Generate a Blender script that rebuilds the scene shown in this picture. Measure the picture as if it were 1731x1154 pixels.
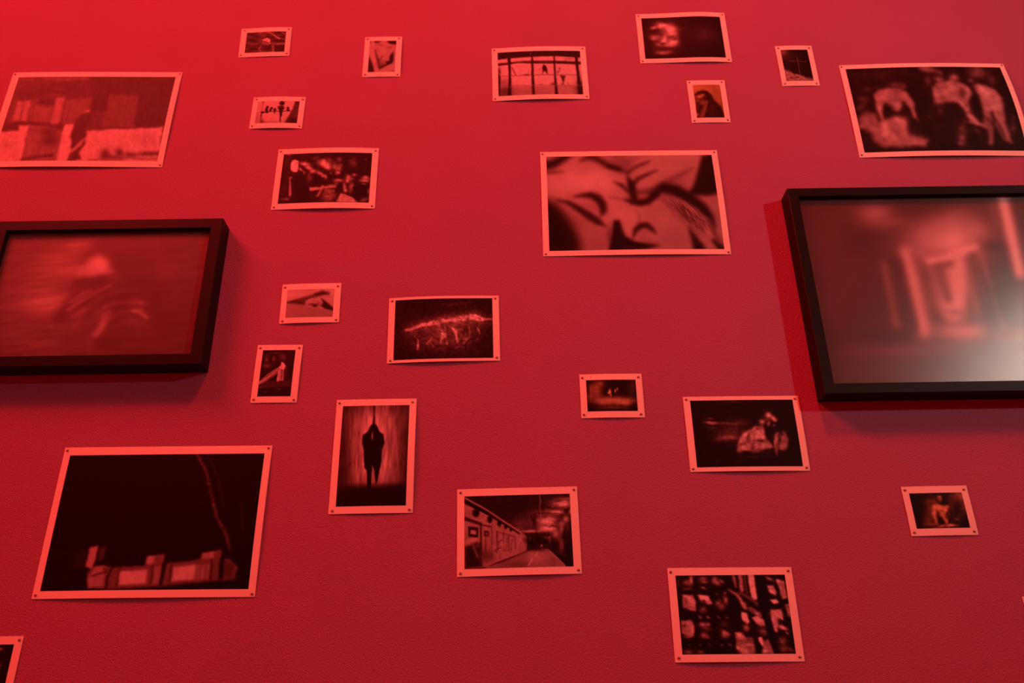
import bpy, math, random
import numpy as np
from mathutils import Matrix, Vector

# ------------------------------------------------------------------ clear
for o in list(bpy.data.objects):
    bpy.data.objects.remove(o, do_unlink=True)
scene = bpy.context.scene
COL = scene.collection

# ------------------------------------------------------------------ camera
CAM_H = 1.15            # camera height above the floor
DIST = 2.0              # camera to picture wall (wall front is y = 0, room is y < 0)
PITCH, YAW, ROLL = 0.44137, 0.00285, -0.01629
FOCAL_PX = 1437.15
fw = Vector((math.sin(YAW)*math.cos(PITCH), math.cos(YAW)*math.cos(PITCH), math.sin(PITCH)))
rt = Vector((math.cos(YAW), -math.sin(YAW), 0.0))
up = rt.cross(fw)
rt2 = rt*math.cos(ROLL) + up*math.sin(ROLL)
up2 = up*math.cos(ROLL) - rt*math.sin(ROLL)
cd = bpy.data.cameras.new('camera')
cam = bpy.data.objects.new('camera', cd)
COL.objects.link(cam)
m = Matrix((rt2, up2, -fw)).transposed().to_4x4()
m.translation = Vector((0, -DIST, CAM_H))
cam.matrix_world = m
cd.sensor_fit = 'HORIZONTAL'
cd.sensor_width = 36.0
cd.lens = 36.0*FOCAL_PX/1731.0
cd.clip_start = 0.02
cd.dof.use_dof = True
cd.dof.focus_distance = 2.0
cd.dof.aperture_fstop = 4.0
scene.camera = cam

# ------------------------------------------------------------------ world, lamps, exposure
w = bpy.data.worlds.new('World')
scene.world = w
w.use_nodes = True
w.node_tree.nodes['Background'].inputs[0].default_value = (0.5, 0.012, 0.012, 1)
w.node_tree.nodes['Background'].inputs[1].default_value = 0.0

def area_lamp(name, loc, aim, size, size_y, power, color):
    d = bpy.data.lights.new(name, 'AREA')
    d.shape = 'RECTANGLE'; d.size = size; d.size_y = size_y
    d.energy = power; d.color = color
    o = bpy.data.objects.new(name, d)
    COL.objects.link(o)
    o.location = loc
    o.rotation_euler = (Vector(aim)-Vector(loc)).to_track_quat('-Z', 'Y').to_euler()
    return o

def spot_lamp(name, loc, aim, cone, radius, power, color):
    d = bpy.data.lights.new(name, 'SPOT')
    d.spot_size = math.radians(cone); d.spot_blend = 1.0
    d.shadow_soft_size = radius
    d.energy = power; d.color = color
    o = bpy.data.objects.new(name, d)
    COL.objects.link(o)
    o.location = loc
    o.rotation_euler = (Vector(aim)-Vector(loc)).to_track_quat('-Z', 'Y').to_euler()
    return o

RED = (1.0, 0.034, 0.031)
area_lamp('red_flood_lamp', (-3.1, -1.9, 4.25+CAM_H), (0.2, 0, 1.0+CAM_H), 1.8, 1.1, 282.0, RED)
spot_lamp('red_wash_fill', (0.5, -2.3, 4.4+CAM_H), (0.3, 0, 1.5+CAM_H), 80.0, 0.3, 455.0, RED)  # second red source, added to even the wall; cone imitates lens falloff in corners
spot_lamp('white_track_lamp', (3.59, -3.0, 2.06+CAM_H), (0.55, 0, 1.45+CAM_H), 62.0, 0.07, 116.0, (1.0, 0.84, 0.70))

vs = scene.view_settings
vs.view_transform = 'Standard'
vs.look = 'None'
vs.gamma = 1.0
vs.use_curve_mapping = False
vs.exposure = 0.0

# ------------------------------------------------------------------ materials
def new_mat(name):
    mt = bpy.data.materials.new(name)
    mt.use_nodes = True
    nt = mt.node_tree
    return mt, nt, nt.nodes['Principled BSDF']

def mat_wall(name, col, bump=0.75):
    mt, nt, b = new_mat(name)
    tc = nt.nodes.new('ShaderNodeTexCoord')
    n1 = nt.nodes.new('ShaderNodeTexNoise'); n1.inputs['Scale'].default_value = 270; n1.inputs['Detail'].default_value = 2.5; n1.inputs['Roughness'].default_value = 0.6
    n2 = nt.nodes.new('ShaderNodeTexNoise'); n2.inputs['Scale'].default_value = 5; n2.inputs['Detail'].default_value = 3
    n3 = nt.nodes.new('ShaderNodeTexNoise'); n3.inputs['Scale'].default_value = 620; n3.inputs['Detail'].default_value = 1
    for n in (n1, n2, n3):
        nt.links.new(tc.outputs['Object'], n.inputs['Vector'])
    bp = nt.nodes.new('ShaderNodeBump'); bp.inputs['Strength'].default_value = bump; bp.inputs['Distance'].default_value = 0.0035
    nt.links.new(n1.outputs['Fac'], bp.inputs['Height'])
    nt.links.new(bp.outputs['Normal'], b.inputs['Normal'])
    mx = nt.nodes.new('ShaderNodeMix'); mx.data_type = 'RGBA'
    mx.inputs['A'].default_value = (col[0]*0.93, col[1]*0.93, col[2]*0.93, 1)
    mx.inputs['B'].default_value = (col[0]*1.07, col[1]*1.07, col[2]*1.07, 1)
    nt.links.new(n2.outputs['Fac'], mx.inputs['Factor'])
    mx2 = nt.nodes.new('ShaderNodeMix'); mx2.data_type = 'RGBA'; mx2.blend_type = 'OVERLAY'
    mx2.inputs['Factor'].default_value = 0.16
    nt.links.new(mx.outputs['Result'], mx2.inputs['A'])
    nt.links.new(n3.outputs['Fac'], mx2.inputs['B'])
    nt.links.new(mx2.outputs['Result'], b.inputs['Base Color'])
    b.inputs['Roughness'].default_value = 0.85
    b.inputs['Specular IOR Level'].default_value = 0.2
    return mt

def mat_plain(name, col, rough=0.5, metal=0.0, spec=0.5, grain=0.0, scale=400):
    mt, nt, b = new_mat(name)
    b.inputs['Roughness'].default_value = rough
    b.inputs['Metallic'].default_value = metal
    b.inputs['Specular IOR Level'].default_value = spec
    tc = nt.nodes.new('ShaderNodeTexCoord')
    n = nt.nodes.new('ShaderNodeTexNoise'); n.inputs['Scale'].default_value = scale; n.inputs['Detail'].default_value = 2
    nt.links.new(tc.outputs['Object'], n.inputs['Vector'])
    mx = nt.nodes.new('ShaderNodeMix'); mx.data_type = 'RGBA'
    k = 1-grain
    mx.inputs['A'].default_value = (col[0]*k, col[1]*k, col[2]*k, 1)
    k = 1+grain
    mx.inputs['B'].default_value = (col[0]*k, col[1]*k, col[2]*k, 1)
    nt.links.new(n.outputs['Fac'], mx.inputs['Factor'])
    nt.links.new(mx.outputs['Result'], b.inputs['Base Color'])
    return mt

def mat_print(name, rough=0.6, spec=0.12):
    mt, nt, b = new_mat(name)
    at = nt.nodes.new('ShaderNodeAttribute'); at.attribute_name = 'print_tone'
    tc = nt.nodes.new('ShaderNodeTexCoord')
    n = nt.nodes.new('ShaderNodeTexNoise'); n.inputs['Scale'].default_value = 700; n.inputs['Detail'].default_value = 1
    nt.links.new(tc.outputs['Object'], n.inputs['Vector'])
    mx = nt.nodes.new('ShaderNodeMix'); mx.data_type = 'RGBA'; mx.blend_type = 'OVERLAY'
    mx.inputs['Factor'].default_value = 0.25
    nt.links.new(at.outputs['Color'], mx.inputs['A'])
    nt.links.new(n.outputs['Fac'], mx.inputs['B'])
    nt.links.new(mx.outputs['Result'], b.inputs['Base Color'])
    b.inputs['Roughness'].default_value = rough
    b.inputs['Specular IOR Level'].default_value = spec
    return mt

def mat_glazing(name):
    mt = bpy.data.materials.new(name); mt.use_nodes = True
    nt = mt.node_tree; nt.nodes.clear()
    out = nt.nodes.new('ShaderNodeOutputMaterial')
    tr = nt.nodes.new('ShaderNodeBsdfTransparent'); tr.inputs[0].default_value = (0.985, 0.985, 0.985, 1)
    gl = nt.nodes.new('ShaderNodeBsdfGlossy'); gl.inputs['Roughness'].default_value = 0.225
    gl.inputs[0].default_value = (1, 1, 1, 1)
    lw = nt.nodes.new('ShaderNodeLayerWeight'); lw.inputs['Blend'].default_value = 0.5
    pw = nt.nodes.new('ShaderNodeMath'); pw.operation = 'POWER'; pw.inputs[1].default_value = 5.0
    nt.links.new(lw.outputs['Facing'], pw.inputs[0])
    fr = nt.nodes.new('ShaderNodeMath'); fr.operation = 'MULTIPLY_ADD'; fr.inputs[1].default_value = 0.6; fr.inputs[2].default_value = 0.05
    nt.links.new(pw.outputs[0], fr.inputs[0])
    tc = nt.nodes.new('ShaderNodeTexCoord')
    n = nt.nodes.new('ShaderNodeTexNoise'); n.inputs['Scale'].default_value = 900; n.inputs['Detail'].default_value = 1
    nt.links.new(tc.outputs['Object'], n.inputs['Vector'])
    bp = nt.nodes.new('ShaderNodeBump'); bp.inputs['Strength'].default_value = 0.25; bp.inputs['Distance'].default_value = 0.0006
    nt.links.new(n.outputs['Fac'], bp.inputs['Height'])
    nt.links.new(bp.outputs['Normal'], gl.inputs['Normal'])
    mix = nt.nodes.new('ShaderNodeMixShader')
    nt.links.new(fr.outputs[0], mix.inputs[0])
    nt.links.new(tr.outputs[0], mix.inputs[1])
    nt.links.new(gl.outputs[0], mix.inputs[2])
    nt.links.new(mix.outputs[0], out.inputs[0])
    return mt

M = {
    'wall': mat_wall('stippled_red_grey_plaster', (0.38, 0.135, 0.25)),
    'other_wall': mat_wall('dark_plaster', (0.76, 0.24, 0.27), 0.2),
    'floor': mat_plain('dark_concrete', (0.48, 0.26, 0.25), 0.6, grain=0.15, scale=6),
    'paper': mat_plain('matte_photo_paper', (0.88, 0.88, 0.76), 0.6, spec=0.25, grain=0.02, scale=900),
    'print': mat_print('photographic_print'),
    'nail': mat_plain('steel_nail', (0.36, 0.30, 0.26), 0.38, metal=1.0, grain=0.1),
    'frame': mat_plain('black_stained_wood', (0.007, 0.006, 0.006), 0.45, spec=0.16, grain=0.3, scale=60),
    'glazing': mat_glazing('etched_glazing'),
}

# ------------------------------------------------------------------ mesh helpers
def link(name, me, mat, parent=None):
    o = bpy.data.objects.new(name, me)
    COL.objects.link(o)
    if mat is not None and not me.materials:
        me.materials.append(mat)
    if parent is not None:
        o.parent = parent
    return o

def box_mesh(name, x0, x1, y0, y1, z0, z1):
    v = [(x0,y0,z0),(x1,y0,z0),(x1,y1,z0),(x0,y1,z0),(x0,y0,z1),(x1,y0,z1),(x1,y1,z1),(x0,y1,z1)]
    f = [(0,3,2,1),(4,5,6,7),(0,1,5,4),(1,2,6,5),(2,3,7,6),(3,0,4,7)]
    me = bpy.data.meshes.new(name); me.from_pydata(v, [], f); me.update()
    return me

def structure(name, *box, mat):
    o = link(name, box_mesh(name, *box), mat)
    o['kind'] = 'structure'
    return o

# ------------------------------------------------------------------ the room
CEIL = 6.3
WX = 6.0
structure('wall_back', -WX, WX, 0.0, 0.2, 0.0, CEIL, mat=M['wall'])
structure('wall_left', -WX-0.2, -WX, -8.2, 0.2, 0.0, CEIL, mat=M['other_wall'])
structure('wall_right', WX, WX+0.2, -8.2, 0.2, 0.0, CEIL, mat=M['other_wall'])
structure('wall_front', -WX, WX, -8.2, -8.0, 0.0, CEIL, mat=M['other_wall'])
structure('floor', -WX-0.2, WX+0.2, -8.2, 0.2, -0.2, 0.0, mat=M['floor'])
structure('ceiling', -WX-0.2, WX+0.2, -8.2, 0.2, CEIL, CEIL+0.2, mat=M['other_wall'])

# ------------------------------------------------------------------ picture painter
# Each printed picture is drawn from strokes, soft polygons and smudges, evaluated on the print's own grid
# and stored as a tone per grid point.
def homography(dst):
    A = []; bb = []
    for (u, v), (x, y) in zip(((0,0),(1,0),(1,1),(0,1)), dst):
        A.append([u,v,1,0,0,0,-u*x,-v*x]); bb.append(x)
        A.append([0,0,0,u,v,1,-u*y,-v*y]); bb.append(y)
    h = np.linalg.solve(np.array(A, float), np.array(bb, float))
    return np.append(h, 1).reshape(3, 3)

def sstep(a, b, x):
    t = np.clip((x-a)/(b-a), 0, 1)
    return t*t*(3-2*t)

class Pic:
    def __init__(self, frame, quad, base, cell=1.25, tone=(1, 1, 1), seed=1):
        x0, y0, s = frame
        self.s = s
        q = [((px-x0)*s, (py-y0)*s) for px, py in quad]
        wpx = (abs(quad[1][0]-quad[0][0])+abs(quad[2][0]-quad[3][0]))/2
        hpx = (abs(quad[3][1]-quad[0][1])+abs(quad[2][1]-quad[1][1]))/2
        self.nu = max(12, int(wpx/cell)); self.nv = max(12, int(hpx*1.15/cell))
        u, v = np.meshgrid(np.linspace(0, 1, self.nu+1), np.linspace(0, 1, self.nv+1))
        H = homography(q)
        d = H[2,0]*u+H[2,1]*v+1
        self.X = (H[0,0]*u+H[0,1]*v+H[0,2])/d
        self.Y = (H[1,0]*u+H[1,1]*v+H[1,2])/d
        self.X0, self.Y0 = self.X.copy(), self.Y.copy()
        self.u, self.v = u, v
        self.V = np.full(u.shape, float(base))
        self.tone = tone
        self.rng = np.random.RandomState(seed)
    def field(self, sx, sy, rot=0, octaves=3):
        c, s = math.cos(rot), math.sin(rot)
        a = (self.X0*c+self.Y0*s)/sx; b = (-self.X0*s+self.Y0*c)/sy
        out = 0; amp = 1; tot = 0
        for k in range(octaves):
            g = self.rng.rand(64, 64)
            i = np.floor(a).astype(int); j = np.floor(b).astype(int)
            fa = a-i; fb = b-j
            fa = fa*fa*(3-2*fa); fb = fb*fb*(3-2*fb)
            i0 = i % 64; i1 = (i+1) % 64; j0 = j % 64; j1 = (j+1) % 64
            out = out + amp*((g[i0,j0]*(1-fa)+g[i1,j0]*fa)*(1-fb)+(g[i0,j1]*(1-fa)+g[i1,j1]*fa)*fb)
            tot += amp; amp *= 0.55; a = a*2.03+7.3; b = b*2.03+3.1
        return out/tot
    def warp(self, size, amount):                       # irregular outlines for what is drawn next
        self.X = self.X0 + (self.field(size, size)-0.5)*2*amount
        self.Y = self.Y0 + (self.field(size, size)-0.5)*2*amount
        return self
    def put(self, m, v, a):
        self.V = self.V*(1-m*a) + v*m*a
        return self
    def g(self, x, y, rx, ry, v, a=1.0, rot=0, p=2):    # smudge
        c, s = math.cos(math.radians(rot)), math.sin(math.radians(rot))
        dx = self.X-x; dy = self.Y-y
        r = np.sqrt(((dx*c+dy*s)/rx)**2 + ((-dx*s+dy*c)/ry)**2)
        return self.put(np.exp(-r**p), v, a)
    def gs(self, rows, p=2, a=1.0):
        for r in rows:
            self.g(r[0], r[1], r[2], r[3], r[4], a, r[5] if len(r) > 5 else 0, p)
        return self
    def poly(self, pts, v, soft=8, a=1.0):              # soft polygon
        X, Y = self.X, self.Y
        d2 = np.full(X.shape, 1e18); ins = np.zeros(X.shape, bool)
        n = len(pts)
        for k in range(n):
            (ax, ay), (bx, by) = pts[k], pts[(k+1) % n]
            ex, ey = bx-ax, by-ay
            t = np.clip(((X-ax)*ex+(Y-ay)*ey)/(ex*ex+ey*ey+1e-9), 0, 1)
            d2 = np.minimum(d2, (X-ax-t*ex)**2+(Y-ay-t*ey)**2)
            if ay != by:
                cr = ((ay > Y) != (by > Y)) & (X < (bx-ax)*(Y-ay)/(by-ay)+ax)
                ins ^= cr
        d = np.sqrt(d2); d = np.where(ins, d, -d)
        return self.put(sstep(-soft, soft, d), v, a)
    def line(self, pts, wd, v, soft=5, a=1.0):          # soft stroke, wd = full width (or one per point)
        X, Y = self.X, self.Y
        if not hasattr(wd, '__len__'):
            wd = [wd]*len(pts)
        best = np.full(X.shape, -1e9)
        for k in range(len(pts)-1):
            (ax, ay), (bx, by) = pts[k], pts[k+1]
            ex, ey = bx-ax, by-ay
            t = np.clip(((X-ax)*ex+(Y-ay)*ey)/(ex*ex+ey*ey+1e-9), 0, 1)
            d = np.sqrt((X-ax-t*ex)**2+(Y-ay-t*ey)**2)
            best = np.maximum(best, (wd[k]*(1-t)+wd[k+1]*t)/2-d)
        return self.put(sstep(-soft, soft, best), v, a)
    def lines(self, rows, soft=5, a=1.0):
        for p, wd, v in rows:
            self.line(p, wd, v, soft, a)
        return self
    def mul(self, sx, sy, amt, rot=0, octaves=3):       # mottling
        f = self.field(sx, sy, math.radians(rot), octaves)
        self.V = self.V*np.clip(1+amt*2*(f-0.5), 0, 3)
        return self
    def add(self, sx, sy, amt, rot=0, thr=None):
        f = self.field(sx, sy, math.radians(rot))
        f = f-0.5 if thr is None else np.maximum(f-thr, 0)
        self.V = self.V+amt*2*f
        return self
    def blur(self, su, sv=None):                        # out-of-focus softening, in grid cells
        sv = su if sv is None else sv
        for ax, sg in ((1, su), (0, sv)):
            if sg <= 0:
                continue
            r = int(3*sg)+1
            k = np.exp(-0.5*(np.arange(-r, r+1)/sg)**2); k /= k.sum()
            pad = [(0, 0), (0, 0)]; pad[ax] = (r, r)
            W = np.pad(self.V, pad, mode='edge')
            self.V = np.apply_along_axis(lambda q: np.convolve(q, k, 'valid'), ax, W)
        return self
    def grad(self, v0, v1, a=1.0):
        return self.put(np.ones_like(self.V)*a, v0*(1-self.v)+v1*self.v, 1.0)
    def colours(self, gain=1.0):
        V = np.clip(self.V, 0.03, 1.0)
        lin = np.where(V > 0.04045, ((V+0.055)/1.055)**2.4, V/12.92)
        alb = np.clip(lin*0.80*gain, 0.002, 0.85)
        t = self.tone
        k = 0.30+0.62*V                                  # red lamplight's saturation put into print colour: dark and middle tones lean red
        return np.stack([alb*t[0], alb*t[1]*k, alb*t[2]*k, np.ones_like(alb)], -1)

def pic_street():
    p = Pic((0, 100, 5.2455), [(34.3,131.5),(297.4,130.1),(266.9,272.5),(-14.7,273.9)], .47, seed=3)
    p.warp(60, 9)
    p.g(330, 240, 420, 130, .50, .7).g(420, 470, 330, 130, .62, .8)
    p.poly([(120,300),(700,200),(760,330),(330,345),(200,370)], .42, 40, .7)
    p.lines([([(400,180),(800,182)], 26, .66), ([(200,180),(300,185)], 26, .62), ([(480,270),(590,272)], 14, .6), ([(420,320),(540,322)], 16, .62)], 12, .7)
    p.poly([(800,150),(1570,150),(1460,620),(1190,610),(1235,320),(830,310)], .42, 25)
    p.poly([(965,325),(1235,325),(1190,605),(915,605)], .56, 14)
    p.poly([(830,320),(975,320),(950,470),(815,470)], .40, 16)
    p.poly([(165,382),(222,380),(175,555),(120,550)], .80, 12).poly([(232,375),(285,375),(245,555),(192,555)], .80, 10)
    p.poly([(512,350),(588,345),(525,610),(452,610)], .80, 14, .9).poly([(600,380),(820,350),(800,460),(690,580),(560,580)], .63, 22, .8)
    p.poly([(365,360),(500,365),(495,415),(355,410)], .42, 14).poly([(320,430),(460,440),(440,570),(300,560)], .66, 18, .8)
    p.lines([([(588,400),(560,560)], 10, .42), ([(640,400),(600,560)], 8, .45), ([(215,385),(180,550)], 8, .55)], 6, .8)
    p.poly([(20,595),(170,560),(300,570),(600,590),(700,600),(700,640),(20,660)], .40, 14, .8)
    p.poly([(-20,650),(170,640),(180,595),(272,590),(192,920),(-90,920)], .93, 10)
    p.poly([(272,595),(430,600),(540,640),(575,650),(500,920),(192,920)], .66, 12)
    p.g(450, 730, 75, 60, .40).g(440, 650, 70, 40, .44).g(300, 640, 30, 12, .5).g(60, 770, 60, 30, .8, .6)
    p.lines([([(300,800),(290,900)], 5, .5), ([(350,800),(340,890)], 5, .5), ([(410,800),(400,880)], 5, .5)], 4)
    p.lines([([(200,900),(330,880),(470,860)], 26, .42)], 14)
    p.poly([(580,592),(672,585),(650,690),(640,800),(600,920),(500,920),(545,740)], .97, 8)
    p.poly([(765,645),(1455,605),(1400,920),(680,920),(730,780)], .94, 9)
    p.g(1270, 700, 110, 50, .84, .8).g(1330, 750, 60, 60, .86, .7)
    p.gs([(940,850,45,50,.42),(1060,830,36,36,.45),(1010,880,90,22,.42),(1160,850,60,22,.48),(1310,840,90,20,.46),(1390,832,60,12,.44)])
    p.lines([([(800,900),(1100,878),(1400,885)], 12, .62)], 8)
    p.warp(30, 5)
    p.poly([(680,545),(740,500),(800,485),(835,540),(780,620),(665,625)], .42, 14)
    p.poly([(668,595),(765,600),(778,690),(742,715),(720,790),(700,830),(722,895),(640,900),(655,860),(690,800),(632,800),(650,730),(632,700),(650,640)], .40, 9)
    p.poly([(735,760),(770,700),(765,760),(705,840),(690,860)], .45, 8).poly([(690,770),(735,715),(730,770),(640,840),(610,840)], .84, 10)
    p.g(790, 470, 24, 9, 1.0, .95, -10)
    p.blur(1.0)
    p.mul(9, 60, .07, 12).mul(30, 30, .08)
    return p

def pic_wires():
    p = Pic((400, 40, 17.31), [(417.9,56.8),(484.1,53.3),(481.3,88.2),(413.6,90.1)], .36, cell=.8, seed=4)
    p.warp(60, 22).add(260, 45, .22, 4)
    p.lines([([(640,300),(860,270),(1000,300),(1140,390),(1240,450)], [20,26,40,40,60], .82), ([(850,340),(1000,420),(1120,470)], 36, .3),
             ([(650,380),(840,400)], 22, .52), ([(400,600),(620,600)], 50, .48), ([(1330,280),(1420,300)], 40, .6), ([(420,390),(300,390)], 20, .45)], 22, .9)
    p.lines([([(760,600),(1050,615),(1400,600)], 60, .62), ([(720,660),(640,760),(700,830)], [40,26,30], .66), ([(1060,680),(1060,840)], 60, .66), ([(760,780),(860,830)], 24, .5)], 20, .9)
    p.poly([(1110,650),(1420,640),(1410,840),(1120,840)], .27, 26).poly([(760,670),(1020,680),(1020,820),(800,790)], .28, 40)
    p.warp(50, 10)
    p.poly([(730,500),(800,470),(880,440),(990,490),(970,590),(920,560),(860,545),(790,520)], .97, 16)
    return p.mul(40, 18, .3, 5)

def pic_torso():
    p = Pic((610, 55, 14.425), [(625.5,70.3),(670.2,69.9),(667.6,122.4),(621.8,123.0)], .80, cell=.8, seed=5)
    p.g(560, 400, 200, 260, .86, .7)
    p.poly([(640,200),(880,200),(870,310),(740,300),(670,270)], .18, 26).poly([(215,200),(520,210),(420,270),(215,265)], .3, 22)
    p.line([(410,240),(450,320),(520,330)], 26, .55, 20).line([(660,400),(760,380)], 26, .6, 20)
    p.poly([(170,560),(250,690),(330,850),(330,990),(160,990)], .25, 30)
    p.line([(290,270),(270,520),(350,760),(400,990)], [110,130,120,110], .86, 22)
    p.line([(355,440),(390,600),(440,770),(460,900)], [20,34,60,40], .36, 22)
    p.line([(430,690),(490,670),(530,590)], [34,28,12], .42, 16)
    p.g(520, 790, 110, 70, .52, .8)
    p.poly([(800,480),(800,700),(770,770),(620,830),(460,910),(480,850),(640,790),(600,730),(690,720),(720,580)], .2, 20)
    p.poly([(440,940),(620,850),(830,770),(840,990),(440,990)], .86, 18)
    p.g(770, 965, 70, 16, .68)
    p.blur(1.2)
    return p.mul(60, 60, .06)

def pic_birds():
    p = Pic((415, 160, 16.486), [(436.9,172.0),(507.2,171.6),(502.4,208.8),(431.0,208.9)], .93, cell=.7, seed=6)
    p.g(300, 700, 130, 260, .72, .8).g(700, 850, 500, 90, .68, .9).g(380, 280, 70, 200, .86, .8)
    p.line([(500,190),(480,480)], 50, .78, 30).g(500, 215, 26, 34, .6)
    p.line([(440,600),(440,810)], 40, .5, 26).g(470, 770, 50, 60, .48)
    p.poly([(1400,170),(1540,170),(1440,830),(1080,830),(1230,580),(1330,400)], .40, 30).g(1350, 760, 150, 90, .2).g(1480, 230, 50, 60, .3)
    p.line([(440,500),(1290,478)], [22,18], .3, 8)
    p.poly([(440,475),(560,495),(545,525),(470,545),(450,640),(435,640)], .24, 12)
    p.warp(40, 6)
    p.gs([(622,372,40,46,.22),(592,440,46,50,.22),(608,500,50,36,.25),(740,400,36,44,.22,30),(706,448,38,40,.22,35),(830,440,46,46,.22),
          (1030,260,80,62,.18),(1005,390,96,72,.22),(1195,392,36,40,.22),(1200,450,50,34,.22)], p=6)
    p.poly([(800,470),(850,470),(822,580)], .26, 10).poly([(940,420),(1070,420),(1035,560),(1020,630),(998,650),(990,780),(962,780),(965,600)], .22, 12)
    p.g(980, 350, 30, 16, .6, .7).g(1060, 350, 22, 20, .55, .6)
    return p.mul(50, 50, .05)

def pic_crowd():
    p = Pic((440, 230, 7.868), [(480.4,260.9),(629.8,259.2),(623.9,342.9),(469.5,344.8)], .17, cell=1.0, seed=7)
    p.warp(50, 14)
    p.g(640, 700, 260, 200, .2).g(370, 380, 60, 300, .28, .7)
    p.gs([(385,250,36,10,.6),(1060,335,42,30,.48),(1240,365,48,60,.42),(740,310,40,22,.4),(930,330,50,24,.45,30),(1410,315,8,30,.4)])
    p.poly([(450,560),(700,520),(830,600),(660,690),(640,880),(430,880)], .14, 30)
    p.gs([(600,385,70,30,.9,10),(660,440,70,26,.84,35),(545,450,40,16,.75,30),(710,490,36,20,.85),(860,385,80,46,.92,15),(900,430,50,34,.86,20),(840,340,40,16,.7),
          (800,510,50,24,.82,35),(840,545,26,20,.8),(880,560,16,30,.78),(950,510,18,16,.55),(1000,420,46,40,.62,40),(1050,440,40,34,.66),(1035,505,34,30,.86),(1060,400,40,16,.5),
          (1050,605,60,22,.8),(1010,640,30,20,.5),(660,560,40,70,.42),(585,495,10,16,.85)])
    p.gs([(1035,480,26,6,.3),(1030,520,16,5,.3),(605,410,40,8,.45),(870,470,90,16,.22,30)])
    p.gs([(1180,555,40,30,.75),(1165,605,22,34,.86),(1205,590,30,16,.7),(1258,530,30,18,.66),(1245,580,20,12,.5),(1405,560,50,22,.8),(1390,600,60,20,.82),(1370,652,40,10,.78),
          (1130,690,20,70,.66),(1140,740,16,20,.8),(1215,690,36,70,.62,10),(1445,735,14,40,.7),(1400,850,70,24,.5,-20)])
    p.poly([(1240,700),(1330,640),(1430,690),(1440,760),(1350,830),(1250,790)], .14, 20)
    p.poly([(655,695),(780,700),(835,665),(840,700),(790,730),(655,740)], .76, 10).line([(840,690),(780,800),(760,810)], 26, .7, 14)
    p.lines([([(860,700),(930,690),(1000,680)], 34, .72), ([(870,740),(980,740)], 30, .5)], 16)
    p.g(910, 820, 90, 70, .6).g(950, 770, 60, 30, .66, .8, 25).lines([([(830,800),(1000,770)], 8, .35), ([(840,850),(1000,820)], 8, .4)], 8)
    p.X, p.Y = p.X0, p.Y0
    p.poly([(1015,890),(1050,820),(1080,772),(1120,782),(1230,825),(1300,890)], .74, 6).lines([([(1050,840),(1045,890)], 5, .5), ([(1090,840),(1100,890)], 5, .5)], 4)
    p.poly([(408,430),(412,370),(435,330),(470,320),(515,345),(510,420),(505,470),(490,488),(450,488),(420,470)], .93, 7)
    p.gs([(485,365,22,5,.5),(485,400,12,5,.45),(490,435,10,4,.5),(490,460,12,5,.45)])
    p.line([(398,560),(402,640),(400,790)], [12,20,34], .72, 9).g(415, 560, 14, 8, .9).g(330, 840, 60, 16, .5, 1, -8).g(290, 775, 14, 8, .6).g(360, 850, 24, 8, .6).g(320, 700, 40, 60, .28)
    p.mul(26, 26, .22).blur(.7)
    p.V = .15+(p.V-.15)*1.12
    return p

def pic_hall():
    p = Pic((810, 60, 8.243), [(840.9,89.7),(980.2,86.4),(985.9,159.8),(842.8,163.5)], .95, cell=1.0, seed=8)
    p.poly([(240,735),(1460,705),(1470,860),(240,880)], .78, 14).g(360, 800, 110, 90, .35).g(350, 660, 90, 50, .62, .7).g(1430, 740, 80, 110, .25)
    p.g(700, 800, 300, 40, .66, .6)
    p.warp(24, 5)
    p.poly([(240,220),(1420,200),(1415,312),(1050,305),(740,315),(440,330),(250,345)], .17, 8)
    p.lines([([(720,225),(720,300)], 16, .38), ([(780,245),(1030,240)], 8, .36)], 6)
    p.poly([(255,398),(420,388),(640,372),(1420,368),(1420,408),(1060,408),(740,410),(520,400),(450,412),(265,432)], .22, 8)
    p.lines([([(540,390),(700,385)], 10, .55), ([(800,392),(1000,385)], 8, .5), ([(1200,345),(1300,330)], 20, .7)], 8)
    p.lines([([(418,320),(428,560),(425,855)], [44,30,52], .17), ([(738,300),(745,560),(758,840)], [24,34,40], .2), ([(1045,300),(1055,560),(1078,830)], [22,24,44], .2),
             ([(1350,300),(1378,560),(1410,830)], [42,40,64], .17)], 7)
    p.lines([([(270,580),(420,575),(740,572),(1060,562),(1440,558)], 7, .5), ([(280,712),(740,712),(1060,708),(1450,702)], 7, .6), ([(290,740),(740,725)], 5, .68), ([(460,465),(485,520),(515,572)], 12, .45),
             ([(690,480),(690,560)], 5, .6), ([(1230,660),(1255,710)], 8, .55)], 5)
    p.poly([(900,425),(925,440),(945,480),(955,565),(938,545),(915,510),(900,520),(880,565),(885,500),(880,460)], .16, 8)
    p.poly([(1125,570),(1205,570),(1185,640),(1168,690),(1150,620)], .34, 9).gs([(1100,525,22,12,.45,-50),(1120,480,12,20,.5),(280,510,20,50,.3),(660,566,40,9,.35),(860,700,30,6,.5),(1040,690,40,16,.4),(1160,690,24,8,.4),(850,490,20,16,.85)])
    p.poly([(255,540),(290,560),(300,640),(290,850),(255,850)], .2, 14)
    p.blur(.6)
    return p.mul(20, 20, .06).mul(60, 8, .04)

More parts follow.
